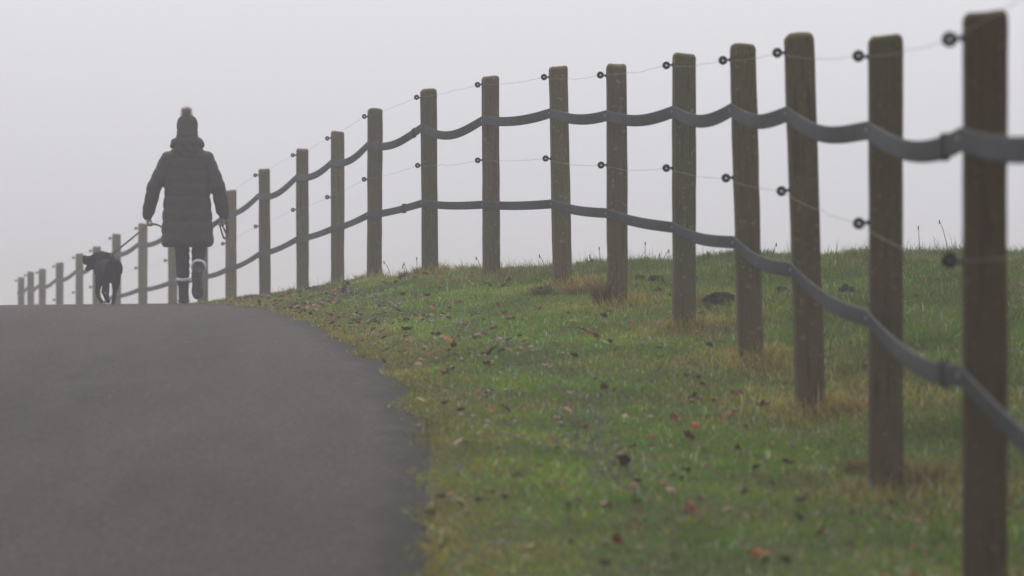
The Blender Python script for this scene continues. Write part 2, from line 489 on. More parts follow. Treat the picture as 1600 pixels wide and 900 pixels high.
# ------------------------------------------------------------------ fence
fence = empty('post_fence', (FX[0], DD[0], BZ[0]))
tag(fence, 'long wooden post fence with two sagging grey bands and thin wires beside the road', 'fence')
fo = Vector(fence.location)
PW = .112
def post_mesh(h, below, seed):
    """square post, rounded corners, worn rounded top, faint waviness"""
    r = random.Random(seed); mb = MB(); secs = []
    zs = [-below, -.02]+[h*k/14 for k in range(1, 14)]+[h-.05, h-.022, h-.012, h-.005, h-.0012, h]
    for z in zs:
        u = 1
        if z > h-.023: u = [1, .965, .89, .80, .60][[h-.022, h-.012, h-.005, h-.0012, h].index(z)]
        wv = 1+.02*math.sin(z*5+seed)+r.uniform(-.006, .006)
        secs.append((Vector((r.uniform(-.0012, .0012), r.uniform(-.0012, .0012), z)), Vector((1, 0, 0)), Vector((0, 1, 0)), PW/2*wv*u, PW/2*u*(1+r.uniform(-.006, .006))))
    mb.loft(secs, 40, True, 9)
    me = mb.mesh()
    # uneven sawn top
    for vv in me.vertices:
        if vv.co.z > h-.03:
            vv.co.z += .004*math.sin(vv.co.x*40+seed)+.003*math.sin(vv.co.y*70+seed*2)-(h-vv.co.z)*.1
    return me
def insul_mesh():
    bm = bmesh.new()
    # ring standing in the x-z plane so that the wire runs through it along y
    R1, r1, N, m = .0125, .0085, 20, 10
    vs = []
    for a in range(N):
        A = 2*math.pi*a/N; row = []
        for b in range(m):
            B = 2*math.pi*b/m
            rr = R1+r1*math.cos(B)
            row.append(bm.verts.new((rr*math.cos(A), r1*1.5*math.sin(B), rr*math.sin(A))))
        vs.append(row)
    for a in range(N):
        for b in range(m):
            bm.faces.new((vs[a][b], vs[(a+1) % N][b], vs[(a+1) % N][(b+1) % m], vs[a][(b+1) % m]))
    me = bpy.data.meshes.new('m'); bm.to_mesh(me); bm.free()
    mb = MB(); mb.tube([(.019, 0, 0), (.022, 0, 0), (.025, 0, 0), (.037, 0, 0)], [.0055, .0062, .0048, .0048], 10, dome=False)
    mb.tube([(.0285, 0, 0), (.0345, 0, 0)], [.0095, .0095], 12, dome=False)
    m2 = mb.mesh(); bm = bmesh.new(); bm.from_mesh(me); bm.from_mesh(m2); bm.to_mesh(me); bm.free()
    me.polygons.foreach_set('use_smooth', [True]*len(me.polygons))
    me.materials.append(M['black'])
    return me
INS = insul_mesh()
posts = []
attach = {}
NP = 24
idx = [-1]+list(range(NP))
att_top = [.33, .33, .327, .326, .30, .307, .30, .30, .315, .30, .30, .287, .285, .28]
att_bot = [1.21, .94, .965, .958, .906, .907, .862, .88, .908, .88, .888, .88, .877, .88]
ins_t = [.07, .07, .07, .075, .07, .063, .063, .066, .062, .064, .065, .065]
ins_m = [.64, .643, .642, .637, .61, .597, .583, .587, .594, .588, .588, .59]
info = []
for k, i in enumerate(idx):
    if i < 0:      # the post just outside the right edge, carrying the near ends
        b = Vector((1.27, 6.7, float(ground_z(1.27, 6.7, False)))); tpt = b+Vector((0.0, 0, 1.76))
    else:
        b = Vector((FX[i], DD[i], BZ[i])); tpt = Vector((TX[i], DD[i]+rnd.uniform(-.02, .02), TZ[i]))
    d = b.y; tan = Vector((float(xf(d+1)-xf(d-1)), 2, 0)).normalized()
    nrm = Vector((-tan.y, tan.x, 0))          # towards the road
    up = (tpt-b).normalized(); h = (tpt-b).length
    xax = (-nrm-up*(-nrm).dot(up)).normalized(); yax = up.cross(xax)
    yaw = Matrix.Rotation(rnd.uniform(-.05, .05), 3, 'Z')
    rot = Matrix((xax, yax, up)).transposed()
    o = link('post', post_mesh(h, .30, 11+k), M['wood'], fence)
    o.matrix_local = Matrix.Translation(b-fo) @ (rot @ yaw).to_4x4()
    # each post has weathered to its own tone: wet brown (nearest four, also painted darker to offset the haze), olive with algae, or dry and pale
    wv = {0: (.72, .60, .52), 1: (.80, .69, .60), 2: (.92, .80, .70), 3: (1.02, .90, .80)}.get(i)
    if wv is None:
        q_ = rnd.uniform(.95, 1.35); wv = (q_, q_*rnd.uniform(.94, 1.0), q_*rnd.uniform(.88, 1.05))
        if i in (13, 15, 16): wv = (1.55, 1.52, 1.40)      # the paler, drier posts
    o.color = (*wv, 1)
    tt = att_top[min(k, 13)]; tb = att_bot[min(k, 13)]
    hole = []
    for hh in (ins_t[min(k, 11)], ins_m[min(k, 11)]):
        loc = Vector((-PW/2-.036, rnd.uniform(-.012, .012), h-hh))
        q = bpy.data.objects.new('insulator', INS); COL.objects.link(q); q.parent = o
        q.matrix_local = Matrix.Translation(loc) @ Matrix.Rotation(rnd.uniform(-.25, .25), 4, 'X') @ Matrix.Rotation(rnd.uniform(-.12, .12), 4, 'Y')
        hole.append(b+(rot @ yaw) @ loc)
    sp = [b+(rot @ yaw) @ Vector((-PW/2-.0095, -.045, h-a)) for a in (tt, tb)]
    info.append(dict(b=b, up=up, h=h, hole=hole, sp=sp, rot=rot, post=o, d=d))

def rail(which, sags, name, wid, seed):
    r = random.Random(seed); P = []; n = 22
    for k in range(len(info)-1):
        a = info[k]['sp'][which]; c = info[k+1]['sp'][which]
        s = sags[min(k, len(sags)-1)]*r.uniform(.85, 1.15)
        asym = r.uniform(-.12, .12)
        for j in range(n):
            t = j/n
            p = a.lerp(c, t)
            tt = t**(1+asym)
            shape = 4*tt*(1-tt)
            shape = shape*.85+.15*math.sin(math.pi*tt)**2
            p.z -= s*shape
            roll = .10*math.sin(math.pi*2*t+seed)+.06*r.uniform(-1, 1)*0
            P.append((p, roll, t))
    P.append((info[-1]['sp'][which], 0, 0))
    mb = MB(); secs = []
    # rounded strap profile with thickened edges
    for i, (p, roll, t) in enumerate(P):
        a = P[max(i-1, 0)][0]; c = P[min(i+1, len(P)-1)][0]
        if t == 0 and 0 < i < len(P)-1:
            tg = (c-a).normalized()
        else: tg = (c-a).normalized()
        side = tg.cross(Vector((0, 0, 1))).normalized(); upv = side.cross(tg).normalized()
        if which == 0 or True:
            rl = Matrix.Rotation(roll, 3, tg); side = rl @ side; upv = rl @ upv
        secs.append((p, side, upv, .0052, wid/2))
    mb.loft(secs, 32, True, 5)
    me = mb.mesh()
    o = link(name, me, M['band'], fence); o.matrix_local = Matrix.Translation(-fo)
    for k in range(0, 15):
        p = info[k]['sp'][which]; nr = -(info[k]['rot'] @ Vector((1, 0, 0)))
        bm = MB(); bm.tube([p+nr*.004, p+nr*.0095], [.0075, .006], 10, dome=False)
        s_ = link('bolt', bm.mesh(), M['steel'], o)
    return o, P
top_sag = [.10, .052, .046, .045, .045, .036, .032, .030, .075, .065, .06, .055, .06, .05]
bot_sag = [.05, .045, .040, .030, .022, .014, .014, .010, .012, .012, .012, .012, .02, .02]
topr, TP = rail(0, top_sag, 'upper_band', .064, 3)
botr, BP = rail(1, bot_sag, 'lower_band', .058, 5)
def clasp(P, px, par):
    """buckle joining two band lengths, at a photo column"""
    best = min((p for p in P if p[0].y > 8), key=lambda q: abs(800+q[0].x/q[0].y*F-px))
    i = P.index(best); tg = (P[i+1][0]-P[i-1][0]).normalized()
    side = tg.cross(Vector((0, 0, 1))).normalized(); upv = side.cross(tg).normalized()
    rot = Matrix((side, tg, upv)).transposed()
    mb = MB(); mb.box(best[0], (.009, .045, .034), rot)
    mb.box(best[0]+tg*.03, (.011, .007, .037), rot); mb.box(best[0]-tg*.03, (.011, .007, .037), rot)
    me = mb.mesh(False); bm = bmesh.new(); bm.from_mesh(me); bmesh.ops.bevel(bm, geom=bm.edges[:], offset=.002, segments=2, affect='EDGES'); bm.to_mesh(me); bm.free()
    link('buckle', me, M['band'], par)
clasp(TP, 645, topr); clasp(BP, 631, botr); clasp(TP, 1478, topr); clasp(BP, 1478, botr)

def wire(which, seed, name):
    r = random.Random(seed); pts = []
    for k in range(len(info)-1):
        a = info[k]['hole'][which]; c = info[k+1]['hole'][which]
        L_ = (c-a).length; s = r.uniform(.008, .02)
        kx = r.uniform(.3, .7); kz = r.uniform(-.010, .010)
        for j in range(14):
            t = j/14; p = a.lerp(c, t); p.z -= 4*s*t*(1-t)
            p.z += kz*math.exp(-((t-kx)/.07)**2)+(.0016*math.sin(t*43+k) if 0 < j < 14 else 0)
            pts.append(p)
    pts.append(info[-1]['hole'][which])
    mb = MB(); mb.tube(pts, [.0009]*len(pts), 6, dome=False)
    o = link(name, mb.mesh(), M['wire'], fence); o.matrix_local = Matrix.Translation(-fo)
wire(0, 21, 'upper_wire'); wire(1, 22, 'middle_wire')

# ------------------------------------------------------------------ person
PD = 33.2
pz = road_z((290-800)/F*PD, PD)
pers = empty('person', ((292-800)/F*PD, PD, pz))
tag(pers, 'person in long dark quilted coat and bobble hat walking away along the road', 'person')
SC = 302/ (F/PD) /1.72     # photo height over model height
pers.scale = (SC, SC, SC)
X1, Y1, Z1 = Vector((1, 0, 0)), Vector((0, 1, 0)), Vector((0, 0, 1))
def hand(mb, wrist, dirv, thumb_side, curl_axis):
    """palm, four fingers closed round a strap and a thumb from the side of the palm"""
    d = Vector(dirv).normalized(); c = Vector(curl_axis).normalized(); s = Vector(thumb_side).normalized()
    palm0 = Vector(wrist); palm1 = palm0+d*.075
    for k in range(4):
        off = s*(.030-.020*k)
        mb.tube([palm0+off*.6, palm1+off], [.013, .0115], 8)
        L_ = (.040, .045, .042, .033)[k]
        a = palm1+off
        b = a+d*L_*.62+c*L_*.35
        e = b+c*L_*.62-d*L_*.12
        f = e-d*L_*.45
        mb.tube([a, b, e, f], [.0100, .0092, .0084, .0074], 8)
    a = palm0+d*.018+s*.026
    mb.tube([a, a+s*.020+d*.022+c*.012, a+s*.016+d*.048+c*.028], [.0125, .0108, .0088], 8)
LW, RWr = Vector((-.352, .05, .792)), Vector((.322, .045, .792))
LE, RE = Vector((-.288, -.03, 1.03)), Vector((.278, -.03, 1.03))
LS, RS = Vector((-.166, 0, 1.285)), Vector((.172, 0, 1.285))
LK, RK = Vector((-.046, .06, .47)), Vector((.098, .125, .50))
LA, RA = Vector((-.030, .01, .10)), Vector((.108, -.196, .297))
def make_body():
    mb = MB()
    mb.ball((.003, .012, 1.555), (.072, .088, .105), 20, 14)
    mb.ball((.003, .045, 1.500), (.052, .055, .055), 16, 9)
    mb.tube([(.003, .100, 1.562), (.003, .112, 1.535), (.003, .104, 1.528)], [.009, .013, .011], 10)   # nose
    mb.ball((-.027, .088, 1.565), (.015, .010, .010)); mb.ball((.033, .088, 1.565), (.015, .010, .010))  # eyes
    mb.tube([(-.020, .094, 1.497), (.003, .100, 1.496), (.026, .094, 1.497)], [.006, .008, .006], 8)   # mouth
    mb.tube([(-.035, .085, 1.585), (.003, .096, 1.590), (.041, .085, 1.585)], [.008, .009, .008], 8)   # brow
    for s in (-1, 1): mb.ball((.003+s*.074, .0, 1.545), (.010, .018, .030), 10, 7)
    mb.tube([(.003, 0, 1.33), (.003, .0, 1.42), (.003, .01, 1.49)], [.070, .056, .054], 14)
    mb.loft([(Vector((0, 0, z)), X1, Y1, a, b) for z, a, b in ((.76, .12, .09), (.84, .155, .11), (.95, .145, .105), (1.05, .135, .095), (1.18, .155, .095), (1.28, .155, .085), (1.33, .11, .07), (1.37, .06, .05))], 18)
    for S_, E_, W_ in ((LS, LE, LW), (RS, RE, RWr)):
        mb.tube([S_-Vector((0, 0, .03)), S_.lerp(E_, .5), E_, E_.lerp(W_, .5), W_], [.042, .046, .038, .034, .026], 12)
    hand(mb, LW, (-.05, .18, -1), (0, 1, 0), (1, 0, -.05))
    hand(mb, RWr, (.05, .18, -1), (0, 1, 0), (-1, 0, -.05))
    mb.tube([(-.08, 0, .84), (-.06, .04, .65), LK, LK.lerp(LA, .4), LA, LA-Vector((0, 0, .03))], [.085, .072, .054, .052, .038, .036], 14)
    mb.tube([(.09, 0, .84), (.095, .06, .65), RK, RK.lerp(RA, .4), RA], [.085, .072, .054, .052, .038], 14)
    mb.tube([LA+Vector((0, -.02, -.05)), LA+Vector((0, .12, -.065))], [.032, .028], 10)
    mb.tube([RA, RA+Vector((0, -.03, -.10))], [.030, .026], 10)
    return fuse(mb, .0055, 2)
body = link('body', make_body(), M['skin'], pers)

def quilt(z, pitch=.112, ph=.0):
    u = ((z-ph)/pitch) % 1.0
    return math.sin(math.pi*u)**.42
def make_coat():
    mb = MB()
    prof = [(.500, .215, .150), (.515, .232, .165), (.56, .236, .170), (.62, .233, .168), (.75, .224, .158), (.87, .216, .148), (.97, .208, .138), (1.07, .203, .132), (1.16, .204, .128), (1.24, .210, .126), (1.30, .208, .118), (1.335, .178, .105), (1.365, .142, .096), (1.39, .120, .088), (1.42, .085, .078)]
    zz = [p[0] for p in prof]; secs = []
    z = .50
    while z <= 1.42:
        rx = float(np.interp(z, zz, [p[1] for p in prof])); ry = float(np.interp(z, zz, [p[2] for p in prof]))
        qd = (quilt(z+.006*math.sin(z*9), .112, .505)-1)*.013*(1-sstep(1.22, 1.36, z))
        cx = .012*math.sin(z*3.1)*0+.004
        secs.append((Vector((cx, .0, z)), X1, Y1, rx+float(qd), ry+float(qd)))
        z += .008
    mb.loft(secs, 44, True, 2.3)
    for S_, E_, W_, r in ((LS, LE, LW, 1), (RS, RE, RWr, 1)):
        W2 = W_+(W_-E_).normalized()*.012
        n1, n2 = 36, 34; pts = []; rad = []
        for j in range(n1): 
            t = j/n1; pts.append(S_.lerp(E_, t)); rad.append(.074-.002*t)
        for j in range(n2+1):
            t = j/n2; pts.append(E_.lerp(W2, t)); rad.append(.070-.010*t if t < .9 else .061-.14*(t-.9))
        # soften the elbow
        for _ in range(6): pts = [pts[0]]+[(pts[i-1]+pts[i]*2+pts[i+1])/4 for i in range(1, len(pts)-1)]+[pts[-1]]
        L_ = 0; rr = []
        for i_, p in enumerate(pts):
            if i_: L_ += (p-pts[i_-1]).length
            rr.append(rad[i_]+(quilt(L_+.008*math.sin(L_*14), .10, .03)-1)*.009)
        mb.tube(pts, rr, 26, .95)
        mb.ball(S_+Vector((-.015 if S_.x > 0 else .015, 0, -.040)), (.078, .085, .062), 18, 11)
    def disp(co):
        return .011*(fbm(co[:, 0]*14+co[:, 1]*6, co[:, 2]*22+co[:, 1]*9, 4)-.5)+.003*(fbm(co[:, 0]*45+co[:, 1]*30, co[:, 2]*30, 8)-.5)
    return fuse(mb, .0075, 2, disp)
coat = link('coat', make_coat(), M['coat'], pers)
def make_hood():
    mb = MB()
    # thrown-back hood: fat roll round the neck, pouch sagging down the back
    N = 26
    pts = []; rad = []
    for j in range(N):
        a = 2*math.pi*j/(N-1)*.86+math.pi*.5+math.pi*.14
        pts.append(Vector((.003+.098*math.cos(a), -.012+.078*math.sin(a), 1.405-.022*math.sin(a)+.012*abs(math.cos(a))))); rad.append(.050+.004*math.sin(j*2.1))
    mb.tube(pts, rad, 14, 1.05)
    mb.ball((.003, -.085, 1.362), (.118, .055, .062), 20, 11)
    mb.ball((.003, -.098, 1.325), (.080, .040, .045), 18, 9)
    mb.tube([(-.118, -.02, 1.445), (-.128, -.01, 1.40)], [.022, .026], 10)
    mb.tube([(.124, -.02, 1.445), (.134, -.01, 1.40)], [.022, .026], 10)
    return fuse(mb, .008, 3, lambda co: .004*np.sin(co[:, 0]*70)*np.sin(co[:, 2]*60+1))
link('hood', make_hood(), M['hood'], coat)
def make_scarf():
    mb = MB(); N = 20
    for lv, (z, r) in enumerate(((1.435, .082), (1.475, .074))):
        pts = [Vector((.004+r*math.cos(2*math.pi*j/N), .005+r*.95*math.sin(2*math.pi*j/N), z+.010*math.sin(j*1.3+lv))) for j in range(N+1)]
        mb.tube(pts, [.026+.004*math.sin(j*2.7) for j in range(N+1)], 10)
    mb.tube([(.07, -.03, 1.45), (.10, -.035, 1.47), (.112, -.03, 1.45)], [.014, .012, .010], 8)
    return fuse(mb, .007, 1)
link('scarf', make_scarf(), M['scarf'], pers)
def make_hat():
    mb = MB(); secs = []
    for z, a in ((1.478, .086), (1.482, .091), (1.50, .093), (1.53, .0945), (1.535, .090), (1.56, .094), (1.59, .095), (1.62, .090), (1.645, .079), (1.662, .062), (1.673, .038), (1.679, .010)):
        secs.append((Vector((.003, .006, z)), X1, Y1, a, a*1.12))
    mb.loft(secs, 40)
    me = mb.mesh()
    for vv in me.vertices:
        ang = math.atan2(vv.co.y-.006, vv.co.x-.003); k = 1+.018*math.sin(ang*26)
        vv.co.x = .003+(vv.co.x-.003)*k; vv.co.y = .006+(vv.co.y-.006)*k
    return me
hat = link('hat', make_hat(), M['hat'], pers)
def make_pom():
    r = random.Random(4); V = []; Fc = []
    c = Vector((-.004, .0, 1.684))
    for k in range(1300):
        d = Vector((r.gauss(0, 1), r.gauss(0, 1), r.gauss(0, 1))).normalized()
        L_ = r.choice([r.uniform(.034, .050), r.uniform(.045, .078)])*(1.1 if d.z > .3 else .95)
        s = d.orthogonal().normalized()*.0022
        b = len(V); bend = Vector((r.uniform(-.008, .008), r.uniform(-.008, .008), r.uniform(-.004, .012)))
        V += [tuple(c-s), tuple(c+s), tuple(c+d*L_*.6+s*.8), tuple(c+d*L_*.6-s*.8), tuple(c+d*L_+bend)]
        Fc += [(b, b+1, b+2, b+3), (b+3, b+2, b+4)]
    me = bpy.data.meshes.new('m'); me.from_pydata(V, [], Fc); return me
link('pompom', make_pom(), M['fur'], hat)
def make_trousers():
    mb = MB()
    mb.loft([(Vector((.01, 0, z)), X1, Y1, a, b) for z, a, b in ((.72, .15, .11), (.80, .165, .12), (.92, .155, .115), (.98, .145, .105))], 18)
    f = lambda P, r: mb.tube(P, r, 18, dome=False)
    La = LK.lerp(LA, .78); Ra = RK.lerp(RA, .84)
    f([(-.070, .0, .80), (-.060, .02, .66), (-.052, .045, .55), LK, LK.lerp(LA, .25), LK.lerp(LA, .5), La], [.090, .080, .070, .065, .062, .059, .053])
    f([(.085, .0, .80), (.094, .03, .66), (.097, .075, .55), RK, RK.lerp(RA, .25), RK.lerp(RA, .5), Ra], [.090, .083, .073, .067, .063, .058, .050])
    return fuse(mb, .007, 2, lambda co: .0035*np.sin(co[:, 2]*95+co[:, 0]*50)*np.sin(co[:, 0]*60))
link('trousers', make_trousers(), M['trousers'], pers)
def make_boot(parent, mat4):
    """foot along +y, sole at z=0, heel at y=-0.06"""
    mb = MB()
    mb.loft([(Vector((0, y, z)), X1, Z1, a, b) for y, z, a, b in ((-.075, .045, .022, .028), (-.065, .045, .036, .038), (-.02, .052, .040, .046), (.04, .055, .041, .047), (.09, .046, .045, .038), (.14, .040, .048, .032), (.175, .036, .042, .027), (.198, .033, .028, .018))], 20, True, 2.4)
    mb.tube([(0, -.022, .05), (0, -.020, .11), (0, -.016, .16), (0, -.012, .195)], [.046, .046, .050, .057], 20, 1.1, dome=False)
    o = link('boot', fuse(mb, .005, 2), M['boot'], parent); o.matrix_local = mat4
    c = MB(); N = 26
    pts = [Vector((.0595*math.cos(2*math.pi*j/N), -.012+.064*math.sin(2*math.pi*j/N), .196+.003*math.sin(j*.9))) for j in range(N+1)]
    c.tube(pts, [.0115]*(N+1), 10, 1.3); link('boot_trim', c.mesh(), M['cuff'], o)
    s = MB(); out = []
    prof = [(-.084, .012), (-.078, .028), (-.06, .038), (-.02, .040), (.03, .037), (.08, .044), (.13, .051), (.17, .046), (.197, .033), (.210, .012)]
    ring = [(w, y) for y, w in prof]+[(-w, y) for y, w in reversed(prof)]
    b = 0; V = []; Fc = []
    for z, k in ((-.004, .95), (.0, 1.0), (.018, 1.02), (.022, .96)):
        V += [(x*k, y*k, z) for x, y in ring]
    n = len(ring)
    for lv in range(3):
        for j in range(n): Fc.append((lv*n+j, lv*n+(j+1) % n, (lv+1)*n+(j+1) % n, (lv+1)*n+j))
    Fc.append(tuple(reversed(range(n)))); Fc.append(tuple(3*n+j for j in range(n)))
    s.v = V; s.f = Fc
    for j in range(11):       # tread bars
        y = -.068+j*.0255
        if 4 <= j <= 4: continue
        w = float(np.interp(y, [p[0] for p in prof], [p[1] for p in prof]))*.85
        s.box((0, y, -.008), (w, .0075, .005))
    link('sole', s.mesh(False), M['sole'], o)
    return o
make_boot(pers, Matrix.Translation((-.032, .03, .013)) @ Matrix.Rotation(R(4), 4, 'Z'))
rot = Matrix.Rotation(R(-60), 4, 'X')
make_boot(pers, Matrix.Translation((.108, -.300, .217)) @ Matrix.Rotation(R(-3), 4, 'Z') @ rot)

# ------------------------------------------------------------------ dog
DGD = 32.2; K = F/DGD
dog = empty('dog', ((165-800)/F*DGD, DGD, road_z((165-800)/F*DGD, DGD)))
tag(dog, 'black dog on a leash trotting left with its head turned and one front paw raised', 'dog')
def D(px, py, y=0.0): return Vector(((px-165)/K, y, (478-py)/K))
def make_dog():
    mb = MB()
    # trunk: rump near, chest far and to the left
    mb.tube([D(178, 421, -.02), D(175, 423, .06), D(170, 424, .16), D(162, 424, .27), D(156, 423, .36), D(151, 421, .42)],
            [.078, .084, .079, .087, .092, .070], 20, 1.08)
    mb.ball(D(180.5, 424, -.02), (.050, .075, .078), 16, 10)      # right haunch
    mb.ball(D(172, 426, -.01), (.050, .070, .080), 16, 10)
    mb.ball(D(151, 430, .36), (.045, .07, .080), 16, 10)        # shoulder
    mb.ball(D(158, 430, .35), (.050, .07, .070), 16, 10)
    # neck and head turned left, mouth open
    mb.tube([D(159, 414, .36), D(155, 407, .40), D(149, 404.5, .44)], [.086, .072, .062], 18)
    mb.ball(D(146, 406, .45), (.068, .064, .064), 18, 11)
    mb.tube([D(140, 408, .45), D(133, 409.5, .44), D(127, 408.8, .43)], [.058, .050, .042], 16, .95)
    mb.tube([D(141, 413, .45), D(134.5, 417.5, .44), D(128.5, 421, .435)], [.050, .038, .027], 14, .85)    # lower jaw
    mb.ball(D(123.8, 403.5, .43), (.020, .020, .018), 10, 7)      # nose
    mb.tube([D(140, 402, .42), D(142.5, 398.5, .44)], [.020, .022], 10)   # brow
    # ears, folded and hanging
    mb.tube([D(150, 397, .395), D(153.5, 405, .375), D(153, 414, .372), D(151.5, 419, .376)], [.014, .026, .024, .010], 12, .45, (0, 1, 0))
    mb.tube([D(144, 397, .50), D(142, 404, .515), D(141, 411, .51)], [.014, .022, .010], 12, .5, (0, 1, 0))
    # hind right, standing
    mb.tube([D(179.5, 434, -.03), D(180, 446, .05), D(180.8, 457, -.06), D(178.6, 468, -.035), D(177.6, 474.5, -.03)], [.056, .036, .020, .0155, .0165], 14)
    mb.tube([D(177.6, 475.4, -.04), D(175.5, 475.9, .010), D(174.6, 476.4, .03)], [.0165, .0165, .012], 12, .8)
    # hind left, carried forward
    mb.tube([D(168, 436, -.01), D(162.5, 447, .08), D(161.5, 459, -.01), D(164, 467, .03), D(166, 471, .04)], [.045, .027, .0155, .013, .0145], 14)
    mb.tube([D(167.2, 472.4, .035), D(168.8, 472.9, .075)], [.016, .013], 12, .8)
    # front left, raised and folded
    mb.tube([D(149, 438, .36), D(147.5, 449, .33), D(144.3, 459, .37), D(147.5, 467, .345), D(151.5, 472, .33)], [.043, .026, .0185, .015, .015], 14)
    mb.tube([D(151.5, 472.5, .33), D(153, 474.4, .315)], [.0165, .014], 12, .85)
    # front right, planted
    mb.tube([D(157, 438, .36), D(160.5, 450, .34), D(161, 462, .345), D(162.5, 473.8, .35)], [.040, .024, .015, .013], 14)
    mb.tube([D(162.5, 474.6, .34), D(162.3, 475.2, .375)], [.015, .013], 12, .8)
    # tail hanging close behind
    mb.tube([D(178, 409, -.085), D(181, 416, -.115), D(182, 426, -.112), D(181, 436, -.09)], [.020, .017, .013, .007], 12)
    def disp(co): return .003*(fbm(co[:, 0]*60+co[:, 1]*30, co[:, 2]*40, 8)-.5)
    return fuse(mb, .0055, 3, disp)
link('body', make_dog(), M['dog'], dog)
mb = MB(); N = 24
cc = D(157.5, 409.5, .385); axis = (D(150, 403, .44)-D(159, 415, .35)).normalized(); u = axis.orthogonal().normalized(); w_ = axis.cross(u)
mb.tube([cc+u*.075*math.cos(2*math.pi*j/N)+w_*.073*math.sin(2*math.pi*j/N) for j in range(N+1)], [.009]*(N+1), 8, dome=False)
link('collar', mb.mesh(), M['collar'], dog)

# ------------------------------------------------------------------ leash
dl = Vector(dog.location); pl = Vector(pers.location)
ring_p = dl+D(165, 401.5, .33)
lh = pl+(LW+Vector((-.005, .02, -.095)))*SC; rh = pl+(RWr+Vector((.0, .02, -.075)))*SC
leash = empty('dog_leash', ring_p)
tag(leash, 'brown leather dog leash running from the dog through both hands of the walker', 'leash')
def strap(pts, w=.0082, th=.0035):
    mb = MB(); secs = []
    P = [Vector(p) for p in pts]
    for i, p in enumerate(P):
        t_ = (P[min(i+1, len(P)-1)]-P[max(i-1, 0)]).normalized()
        s_ = t_.cross(Y1)
        s_ = s_.normalized() if s_.length > .05 else X1
        n_ = s_.cross(t_).normalized(); tw = .5*math.sin(i*.11)
        rl = Matrix.Rotation(tw, 3, t_)
        secs.append((p, rl @ s_, rl @ n_, w, th))
    mb.loft(secs, 10, True, 3)
    return mb.mesh()
def curve(ctrl, n=14):
    P = [Vector(c) for c in ctrl]; out = []
    Q = [P[0]*2-P[1]]+P+[P[-1]*2-P[-2]]
    for i in range(1, len(Q)-2):
        for j in range(n):
            t = j/n; a, b, c, d = Q[i-1], Q[i], Q[i+1], Q[i+2]
            out.append(.5*((2*b)+(c-a)*t+(2*a-5*b+4*c-d)*t*t+(3*b-a-3*c+d)*t**3))
    out.append(P[-1]); return out
def PP(px, py, y): return pl+Vector(((px-292)/(F/PD), y, (474-py)/(F/PD)))
main = [ring_p, ring_p.lerp(lh, .33)+Vector((0, 0, -.004)), ring_p.lerp(lh, .66)+Vector((0, 0, -.004)), lh, PP(243, 351, .15), PP(256, 358, .22), PP(290, 368, .24), PP(326, 357, .22), PP(337, 347, .14), rh]
o = link('strap', strap(curve(main, 16)), M['leash'], leash); o.matrix_local = Matrix.Translation(-ring_p)
loop = [rh, PP(343.5, 352, .05), PP(347, 366, .04), PP(350.5, 373, .04), PP(354, 366, .05), PP(353.5, 355, .06), PP(351.5, 346, .06), rh+Vector((.01, .01, .0)), PP(348, 353, .03), PP(352, 363, .025), PP(355.5, 369, .03), PP(356, 356, .05), PP(354, 347, .06), rh+Vector((.015, 0, .005))]
o = link('handle_loop', strap(curve(loop, 12), .008), M['leash'], leash); o.matrix_local = Matrix.Translation(-ring_p)
mb = MB(); c0 = ring_p; dv = (lh-ring_p).normalized()
mb.tube([c0-dv*.045, c0-dv*.02, c0, c0+dv*.03], [.005, .009, .006, .008], 8, dome=False)
o = link('clip', mb.mesh(), M['black'], leash); o.matrix_local = Matrix.Translation(-ring_p)

# ------------------------------------------------------------------ molehills
def molehill(px, py, wpx, hfac, label, seed):
    p = hit(px, py); ppm = F/p.y; r0 = wpx/2/ppm
    me = bpy.data.meshes.new('m'); bm = bmesh.new(); bmesh.ops.create_icosphere(bm, subdivisions=5, radius=1)
    for v_ in bm.verts:
        c = v_.co; n = float(fbm(c.x*2.2+seed*3, c.y*2.2+c.z*1.7, seed, 4))-.5
        n2 = float(fbm(c.x*9+seed, c.y*9+c.z*7, seed+5, 3))-.5
        k = 1+.55*n+.25*n2
        v_.co = Vector((c.x*r0*k, c.y*r0*k, (max(c.z, -.15)*(1-.25*(c.x*c.x+c.y*c.y)))*r0*hfac*1.7*(1+.55*n+.5*n2)))
    bm.to_mesh(me); bm.free()
    me.polygons.foreach_set('use_smooth', [False]*len(me.polygons))
    o = link('molehill', me, M['soil']); o.location = p+Vector((0, 0, .022))
    tag(o, label, 'molehill', 'molehills in the field behind the fence')
molehill(1125, 476, 56, .27, 'widest dark soil molehill, in the gap between the fifth and fourth fence posts', 1)
molehill(998, 443, 24, .38, 'small dark molehill, left of the touching pair behind the sixth post', 2)
molehill(1024, 444, 28, .36, 'small dark molehill, right of the touching pair beyond the sixth post', 3)
molehill(1222, 466, 26, .50, 'small lumpy molehill just left of the third fence post from the right', 4)
molehill(1322, 462, 26, .45, 'low molehill in the gap between the second and third posts from the right', 5)

